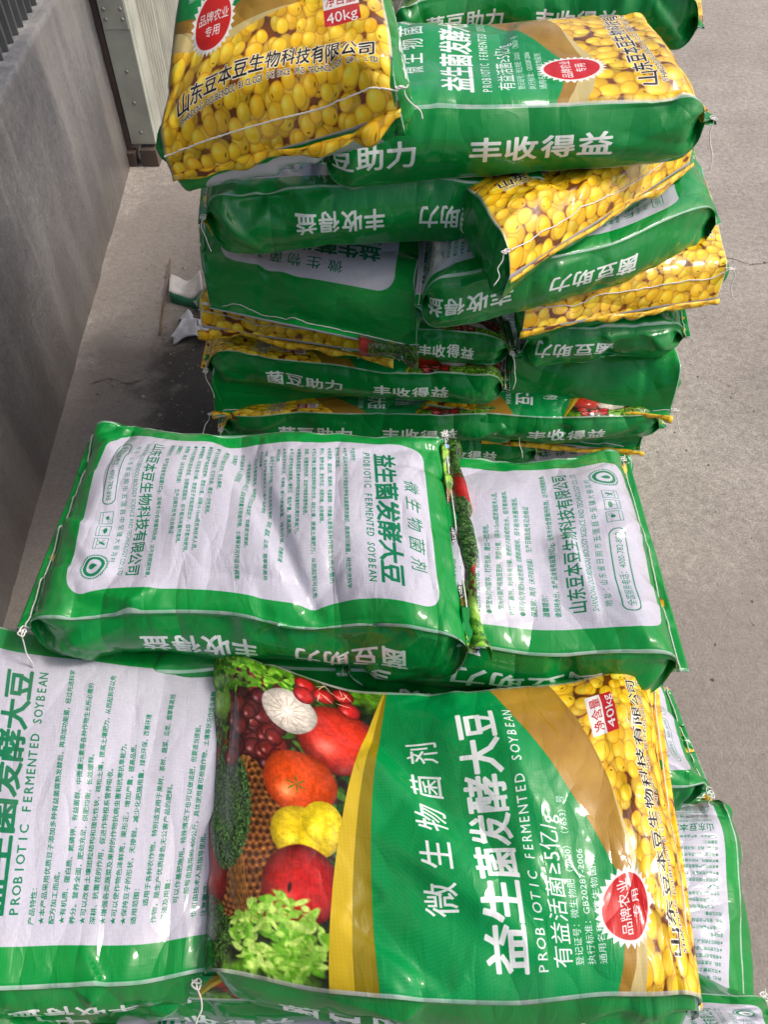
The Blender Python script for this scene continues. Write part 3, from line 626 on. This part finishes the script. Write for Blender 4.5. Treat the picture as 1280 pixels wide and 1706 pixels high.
def box(V, F, lo, hi, rot=None):
    b = len(V)
    for z in (lo[2], hi[2]):
        for x, y in ((lo[0], lo[1]), (hi[0], lo[1]), (hi[0], hi[1]), (lo[0], hi[1])): V.append((x, y, z))
    F += [(b, b+3, b+2, b+1), (b+4, b+5, b+6, b+7), (b, b+1, b+5, b+4), (b+1, b+2, b+6, b+5), (b+2, b+3, b+7, b+6), (b+3, b, b+4, b+7)]
def bev(o, wd=.004, seg=2):
    m = o.modifiers.new('bevel', 'BEVEL'); m.width = wd; m.segments = seg; m.limit_method = 'ANGLE'; return o
# ---------------------------------------------------------------- plinth wall on the left with its corrugated cladding
WT = .90
yy = np.linspace(-1.6, 3.93, 150); V = []; F = []; rw = np.random.default_rng(3)
zz = np.linspace(0, WT, 30); nz = vnoise(150, 30, 9, 5, 3)-.5
for i, y in enumerate(yy):
    for k, z in enumerate(zz): V.append((wpt(y)+.012*nz[i, k]-(.0 if k else -.03*abs(nz[i, 3])), y, z))
for i in range(149):
    for k in range(29): F.append((i*30+k, (i+1)*30+k, (i+1)*30+k+1, i*30+k+1))
b = len(V)
for i in (0, 149):
    for z in (0, WT): V.append((wpt(yy[i])-.22, yy[i], z))
F += [(b, b+1, 29, 0), (b+2, 149*30, 149*30+29, b+3), (b, b+2, b+3, b+1)]
F += [tuple([i*30+29 for i in range(150)]+[b+3, b+1])]
wall = empty('plinth_wall', (wpt(1), 1, 0)); tag(wall, 'low grey cement rendered wall with scuffed lower edge along the left side', 'wall')
def shift(o, root):
    o.parent = root; o.location = tuple(-np.array(root.location)); return o
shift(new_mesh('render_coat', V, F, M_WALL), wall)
def corrugated(x_of_y, y0, y1, z0, z1, m, root, pitch=.10, depth=.02, name='corrugated_sheet', profile='trap'):
    V = []; F = []; n_ = int((y1-y0)/pitch)
    pts = []
    for k in range(n_):
        y = y0+k*pitch
        for fy, d in ((0, 0), (.35, 0), (.45, 1), (.55, 1), (.65, 0)): pts.append((y+fy*pitch, d*depth))
    pts.append((y0+n_*pitch, 0))
    for (y, d) in pts:
        for z in (z0, z1): V.append((x_of_y(y)+d, y, z))
    for i in range(len(pts)-1): F.append((2*i, 2*i+2, 2*i+3, 2*i+1))
    o = new_mesh(name, V, F, m, smooth=False); so_ = o.modifiers.new('thick', 'SOLIDIFY'); so_.thickness = .0015
    return shift(o, root)
M_DARKSHEET = simple('dark_sheet', (.10, .105, .11), .45, .1, 30, .2, .3)
M_CREAM = simple('cream_painted_sheet', (.50, .50, .44), .42, .05, 30, .14)
M_POST = simple('painted_post', (.40, .42, .36), .45, .15, 25, .22)
M_RUSTY = simple('brown_primer_steel', (.085, .060, .048), .55, .2, 30, .35)
M_STEEL = simple('rivet_steel', (.30, .29, .27), .4, 0, 30, .2, .7)
clad = empty('wall_cladding', (wpt(1)-.1, 1, WT)); tag(clad, 'dark corrugated metal cladding above the low grey wall', 'cladding')
corrugated(lambda y: wpt(y)-.06, -1.6, 3.8, WT+.002, 5.0, M_DARKSHEET, clad, .075, .018)  # upper height out of view is added so the sacks reflect something dark
# cream shed wall beyond the post: every rib panel its own sheet
shed = empty('corrugated_shed_wall', (-1.22, 4.05, 0)); tag(shed, 'cream white ribbed sheet metal wall behind the post at the far end of the grey wall', 'shed wall')
fx = lambda y: -1.195-(y-4.09)*.085
for q in range(8): corrugated(fx, 4.12+q*.66, 4.12+q*.66+.652, .035, 5.0, M_CREAM, shed, .0725, .022, 'ribbed_sheet')  # sheets run up out of view, height added for the same dark reflection
V = []; F = []; box(V, F, (-1.75, 4.12, .0), (-1.24, 9.5, .03)); shift(new_mesh('sill', V, F, M_POST, smooth=False), shed)
# the post
post = empty('gate_post', (-1.2, 4.0, 0)); tag(post, 'tall painted steel post with riveted pale green face and brown side beside the shed wall', 'post')
def pp(px, z, y=3.99):
    return None
V = []; F = []; box(V, F, (-1.275, 3.93, .10), (-1.150, 3.975, 2.7)); shift(bev(new_mesh('post_face', V, F, M_POST, smooth=False)), post)
V = []; F = []; box(V, F, (-1.42, 3.935, .02), (-1.279, 4.06, 2.7)); shift(bev(new_mesh('post_side', V, F, M_RUSTY, smooth=False)), post)
V = []; F = []; box(V, F, (-1.205, 3.979, .10), (-1.150, 4.10, 2.7)); shift(bev(new_mesh('post_return', V, F, M_POST, smooth=False)), post)
V = []; F = []; box(V, F, (-1.235, 3.90, .0), (-1.150, 4.0, .085)); shift(bev(new_mesh('base_tube', V, F, M_RUSTY, smooth=False)), post)
V = []; F = []; box(V, F, (-1.33, 3.90, .0), (-1.262, 3.96, .07)); shift(bev(new_mesh('base_foot', V, F, M_RUSTY, smooth=False)), post)
V = []; F = []; box(V, F, (-1.270, 3.924, .62), (-1.155, 3.929, .80)); shift(bev(new_mesh('splice_plate', V, F, M_POST, smooth=False), .002), post)
rme = None
for k, z in enumerate((.16, .30, .44, .66, .70, .76, .90, 1.05, 1.22, 1.40, 1.6)):
    for x in ((-1.212,) if not .6 < z < .8 else (-1.25, -1.175)):
        if rme is None:
            v_ = [(.009*math.cos(a*.785), -.0, .009*math.sin(a*.785)) for a in range(8)]+[(.005*math.cos(a*.785), -.005, .005*math.sin(a*.785)) for a in range(8)]
            rme = bpy.data.meshes.new('rivet'); rme.from_pydata(v_, [], [(a, (a+1) % 8, 8+(a+1) % 8, 8+a) for a in range(8)]+[tuple(range(8, 16))]); rme.materials.append(M_STEEL)
        o = bpy.data.objects.new('rivet', rme); S.collection.objects.link(o); o.parent = post; o.location = tuple(np.array([x, 3.9295 if not .6 < z < .8 else 3.9235, z])-np.array(post.location))

# ---------------------------------------------------------------- the sacks

PA, PB, PC = 'sacks in the near pile', 'sacks in the middle pile', 'sacks in the far pile'
G = PA
sack('F', (318, 1628), (338, 1112), (1098, 1150), (1168, 1668), .78, 'nearest sack, front up, with fruit basket picture, titles and a round red badge', h=.13, mL=(775, 1672), mR=(708, 1152),
     r0=.13, r1=.09, s0=.55, s1=.8, puff=.04, seed=1, hi=2, dent=.010, dz=(-.03, -.03, 0, 0), uv=((0, 0), (.578, .490), (.755, .663), (.83, .785), (1, .97)), creases=((.34, .95, .60, .30, -.022, .05), (.38, .45, .66, .10, .016, .05), (.30, .2, .5, .02, -.014, .03), (.62, .9, .72, .3, .014, .05)), group=G)
sack('B', (-200, 1655), (-130, 1052), (600, 1130), (520, 1600), .775, 'lower left sack, white panel with rows of small green text, tucked under the basket picture', h=.125, dz=(0, 0, -.10, -.10), mL=(150, 1640), mR=(225, 1082),
     puff=.02, seed=2, hi=2, uv=(-.07, .85), group=G)
sack('F', (640, 1640), (650, 1668), (-260, 1680), (-260, 1580), .66, 'sack along the bottom left edge of the photo, mostly green side with white lettering', h=.13, seed=3, hi=1, group=G)
sack('B', (560, 1830), (580, 1700), (1290, 1676), (1350, 1790), .62, 'green sack cut off by the bottom right edge of the photo', h=.13, seed=4, hi=1, puff=.02, group=G)
sack('B', (640, 1420), (640, 1160), (1118, 1150), (1186, 1320), .60, 'green sack end poking out at the right under the nearest front up sack', h=.13, seed=5, hi=1, group=G)
sack('B', (1225, 1820), (860, 1790), (960, 1335), (1190, 1318), .52, 'sideways sack at the right of the near pile, its white panel half covered', h=.13, seed=6, hi=1, group=G)
G = PB
sack('B', (752, 738), (800, 1085), (28, 1050), (150, 738), .86, 'white panelled sack on the left of the middle pile, green title beside its neck', h=.13, mL=(450, 722), mR=(430, 1028),
     r0=.10, r1=.10, s0=.22, s1=.3, puff=.03, seed=7, hi=2, dent=.008, dz=(.03, .02, 0, 0), hem='n', creases=((.62, -.05, .28, 1.15, -.034, .045), (.50, .12, .31, 1.03, .024, .05), (.1, .2, .03, .9, -.010, .03)), group=G)
sack('B', (560, 1118), (590, 770), (1050, 772), (1148, 1120), .82, 'right sack of the middle pile, white panel with company name beside its plain green end', h=.13, mL=(840, 1082), mR=(820, 765),
     r1=.08, s1=.5, puff=.02, seed=8, hi=2, uv=(.33, .94), group=G)
G = PC
sack('F', (640, 60), (680, -140), (1150, -150), (1175, 46), 1.20, 'sack at the very top edge of the photo, white side lettering cut off', h=.13, mL=(900, -22), seed=10, hi=1, group=G)
sack('F', (330, -60), (620, -60), (672, 192), (290, 298), 1.28, 'top left sack of the far pile, its soybean printed end hanging toward the camera', h=.14, r1=.07, s1=.42, puff=.045, seed=11, hi=2, dz=(.25, .25, .10, -.03), fix=('n', .93), fl1=.005, hem='b', uv=(-.02, .89), group=G)
sack('F', (528, 272), (530, 105), (1060, 58), (1195, 200), 1.24, 'fat top right sack of the far pile, red badge and large white side lettering', h=.125, mL=(880, 182), mR=(850, 44), s1=.45, r1=.07,
     puff=.045, seed=12, hi=2, bulge=.035, lipw=0, uv=(.18, .93), r0=.22, dz=(-.02, -.04, 0, 0), group=G)
sack('B', (950, 165), (930, 335), (330, 375), (345, 190), 1.085, 'long sack directly under the top two of the far pile, side lettering upside down', h=.135, mR=(640, 308), mL=(650, 170), s0=.4, s1=.45, puff=.01, seed=13, hi=1, bulge=.03, group=G)
sack('F', (745, 310), (1060, 150), (1150, 272), (848, 464), 1.08, 'slanting sack with a soybean printed end, below the fat top right sack', h=.12, r1=.10, s1=.5, fl1=.005, hem='b', puff=.02, seed=14, hi=1, fix=('n', .9), group=G)
sack('B', (690, 508), (710, 330), (1160, 275), (1203, 372), .95, 'green sack under the slanting soybean end, white panel corner at its right', h=.13, mL=(945, 425), s1=.5, puff=.02, seed=15, hi=1, uv=(.16, 1.05), group=G)
sack('B', (690, 585), (348, 514), (372, 260), (690, 260), .86, 'wide plain green sack end on the left of the far pile, upside down title above', h=.12, r0=.15, s0=.95, puff=.02, seed=16, hi=1, hem='n', hr=(0, .25), uv=(-.025, .95), fix=('b', .9), group=G)
sack('F', (900, 320), (1150, 300), (1194, 498), (868, 552), .84, 'right hand sack with a broad strip of soybean print, middle of the far pile', h=.13, r1=.10, s1=.62, fl1=.005, hem='b', puff=.02, seed=17, hi=1, fix=('n', .9), group=G)
sack('B', (858, 592), (868, 450), (1130, 450), (1152, 560), .70, 'sack just under the broad soybean strip, four upside down white characters on its side', h=.10, mL=(1000, 549), s1=.5, seed=18, hi=1, uv=(.45, 1), group=G)
sack('F', (420, 350), (640, 350), (655, 592), (342, 546), .74, 'left sack with a narrow soybean strip and white thread on its lower seam', h=.09, r1=.08, s1=.75, fl1=.005, hem='b', puff=.01, seed=19, hi=0, fix=('n', .9), group=G)
sack('F', (850, 540), (862, 590), (500, 560), (520, 480), .70, 'sack wedged in the middle of the far pile, grapes printed on its neck', h=.09, seed=20, hi=1, puff=.01, group=G)
sack('F', (852, 580), (850, 650), (334, 612), (350, 540), .60, 'left middle sack of the far pile, soybean print above upright white lettering', h=.10, mR=(600, 612), seed=21, hi=1, puff=.01, group=G)
sack('B', (900, 480), (1060, 480), (1116, 695), (846, 672), .575, 'right hand plain green sack end above a thin soybean seam line', h=.13, r1=.12, s1=.95, puff=.01, seed=22, hi=1, fix=('n', .9), hem='b', uv=(.1, 1.07), group=G)
sack('B', (420, 500), (600, 500), (640, 678), (360, 694), .54, 'left hand plain green sack end low in the far pile, thin soybean seam line', h=.12, r1=.12, s1=.95, puff=.01, seed=23, hi=1, fix=('n', .9), hem='b', uv=(.1, 1.07), group=G)
sack('F', (1100, 650), (1112, 712), (600, 672), (620, 600), .46, 'long sack low in the far pile with two groups of upright white characters', h=.10, mR=(860, 688), seed=24, hi=1, puff=.01, group=G)
sack('F', (870, 670), (870, 722), (362, 714), (372, 660), .44, 'low left sack of the far pile, soybean print just above the white panelled sack', h=.10, seed=25, hi=0, puff=.01, group=G)
sack('B', (800, 600), (1010, 600), (1068, 752), (800, 730), .42, 'sack end near the foot of the far pile with a thin soybean edge', h=.10, r1=.12, s1=.9, seed=26, hi=0, fix=('n', .9), hem='b', uv=(.1, 1.05), puff=.01, group=G)
sack('F', (900, 712), (905, 762), (520, 738), (540, 690), .33, 'lowest lettered sack showing in the far pile, beside the middle pile', h=.10, seed=27, hi=0, puff=.01, group=G)

# sacks buried lower in the stacks: one built, the rest copies
proto, _, _ = sack('B', (-.42, 1.02, 0), (-.42, .58, 0), (.40, .58, 0), (.40, 1.02, 0), .73, 'buried green sack low in a stack, hidden by the sacks piled over it', h=.125, world=True, seed=40, hi=0, threads=False, puff=.01, group='sacks buried low in the stacks')
base = np.array(proto.location); rb_ = np.random.default_rng(5)
def put(x, y, top, rz):
    c = proto.copy(); S.collection.objects.link(c); c.location = (x, y, top-.135); c.rotation_euler = (0, 0, rz)
    for ch in list(proto.children):
        d = ch.copy(); S.collection.objects.link(d); d.parent = c
proto.location = (base[0]-.03, base[1]+.06, .73-.155)
for top in (.60, .465, .33, .195): put(-.08+rb_.uniform(-.04, .04), .84+rb_.uniform(-.02, .02), top, rb_.uniform(-.06, .06))
for top in (.52, .385, .25, .14): put(-.05+rb_.uniform(-.03, .03), .30, top, rb_.uniform(-.08, .08)); put(-.95, .30, top, rb_.uniform(-.08, .08))
put(-.88, .30, .64, .03)
for top in (.24, .12): put(-.12, 1.90, top, rb_.uniform(-.05, .05)); put(.5, 1.93, top, 1.57)

# ---------------------------------------------------------------- litter beside the far pile
M_SCRAP = simple('dirty_white_card', (.52, .50, .47), .7, .4, 60, .2)
M_SCRAPG = simple('green_card_back', (.03, .22, .12), .6, .2, 60, .3)
M_FILM = simple('crumpled_film', (.50, .50, .53), .6, .5, 40, .12)
M_TWIG = simple('dry_twig', (.20, .12, .06), .8, .4, 60, .35)
def sheet(px, z0, hump, name, m, n_=14, seed=0, back=None):
    P = [at(p[0], p[1], z0+.01) for p in px]; r = np.random.default_rng(seed); V = []; F = []
    nz = vnoise(n_, n_, 5, seed, 2)-.5
    for i in range(n_):
        for k in range(n_):
            u_, v_ = i/(n_-1), k/(n_-1); q = (P[0]*(1-u_)+P[3]*u_)*(1-v_)+(P[1]*(1-u_)+P[2]*u_)*v_
            q = q+np.array([.05*nz[i, k], .05*nz[k, i], hump*(.35+math.sin(3.14*u_)*.6*math.sin(3.14*v_)+nz[i, k]*1.4)]); q[2] = max(q[2], .004); V.append(q)
    for i in range(n_-1):
        for k in range(n_-1): F.append((i*n_+k, i*n_+k+1, (i+1)*n_+k+1, (i+1)*n_+k))
    o = new_mesh(name, V, F, m); sd = o.modifiers.new('thick', 'SOLIDIFY'); sd.thickness = .002
    return o
t_ = at(312, 490, 0)
card = empty('carton_scrap', t_); tag(card, 'torn flat carton with a pale speckled top and green side, left of the far pile', 'carton scrap')
def card_pt(u_, v_):
    a0, a1, a2, a3 = at(288, 466, .03), at(336, 466, .05), at(340, 500, .05), at(283, 492, .03)
    q = (a0*(1-u_)+a1*u_)*(1-v_)+(a3*(1-u_)+a2*u_)*v_; return q+np.array([0, 0, .035*(2*abs(u_-.45))**2+.006*math.sin(9*u_+5*v_)])
V = [card_pt(i/11, k/5) for i in range(12) for k in range(6)]; F = [(i*6+k, i*6+k+1, (i+1)*6+k+1, (i+1)*6+k) for i in range(11) for k in range(5)]
o = shift(new_mesh('top_panel', V, F, M_SCRAP), card); o.modifiers.new('thick', 'SOLIDIFY').thickness = .003
V = []; F = []
for i in range(12):
    q = card_pt(i/11, 1)+np.array([0, -.002, -.002])
    for k in range(3): V.append(np.array([q[0]+.002*math.sin(i*2+k), q[1]-.004*k, max(.002, q[2]*(1-k/2))]))
F = [(i*3+k, i*3+k+1, (i+1)*3+k+1, (i+1)*3+k) for i in range(11) for k in range(2)]
o = shift(new_mesh('side_panel', V, F, M_SCRAPG), card); o.modifiers.new('thick', 'SOLIDIFY').thickness = .003
film = sheet([(280, 572), (312, 520), (352, 548), (350, 570)], 0, .03, 'plastic_film', M_FILM, 22, 4); tag(film, 'crumpled greyish plastic film lying beside the foot of the far pile', 'plastic film')
film2 = sheet([(312, 512), (318, 500), (350, 508), (348, 522)], 0, .03, 'paper_scrap', M_SCRAP, 12, 9); tag(film2, 'small dirty paper scrap between the carton and the crumpled film', 'paper scrap')
a_, b_ = at(283, 432, .02), at(267, 556, .012)
vv, ff = tube(spline([a_, a_*.6+b_*.4+np.array([.01, 0, .012]), a_*.3+b_*.7, b_], 12), .0035, 6); tw = new_mesh('stick', vv, ff, M_TWIG); tag(tw, 'thin brown stick lying on the ground left of the carton scrap', 'stick')
rg = np.random.default_rng(8); V = []; F = []
for _ in range(900):
    x, y = rg.uniform(-1.05, -.35), rg.uniform(1.2, 3.2); 
    if rg.random() < .25: x, y = rg.uniform(.6, 2.2), rg.uniform(.4, 4.5)
    r_s = rg.uniform(.002, .006)*(1 if rg.random() < .93 else 2); b0 = len(V)
    for (dx, dy, dz) in ((1, 0, .2), (0, 1, .3), (-1, .1, .2), (.1, -1, .2), (.1, 0, 1)): V.append((x+dx*r_s*rg.uniform(.7, 1.2), y+dy*r_s*rg.uniform(.7, 1.2), max(.0005, dz*r_s*.8)))
    F += [(b0, b0+1, b0+4), (b0+1, b0+2, b0+4), (b0+2, b0+3, b0+4), (b0+3, b0, b0+4)]
tag(new_mesh('grit', V, F, simple('grit_stone', (.26, .23, .20), .9, .2, 80, .4), smooth=False), 'loose grit and small stones scattered on the concrete', 'grit', kind='stuff')

def crack(px, name_label, seed):
    r = np.random.default_rng(seed); P = spline([at(a[0], a[1], 0) for a in px], 60); V = []; F = []
    for i, p_ in enumerate(P):
        w_ = .0012+.0014*r.random(); o_ = np.array([r.normal()*.004, r.normal()*.004, .0]); V += [p_+o_+np.array([0, -w_, .0012]), p_+o_+np.array([0, w_, .0012])]
    for i in range(len(P)-1): F.append((2*i, 2*i+2, 2*i+3, 2*i+1))
    tag(new_mesh('ground_crack', V, F, M_CRACK, smooth=False), kind='structure')
M_CRACK = simple('crack_dirt', (.13, .11, .095), .95, 0, 60)
crack([(1196, 428), (1225, 432), (1250, 440), (1290, 436)], '', 1)
crack([(150, 640), (185, 632), (215, 640), (245, 628)], '', 2)
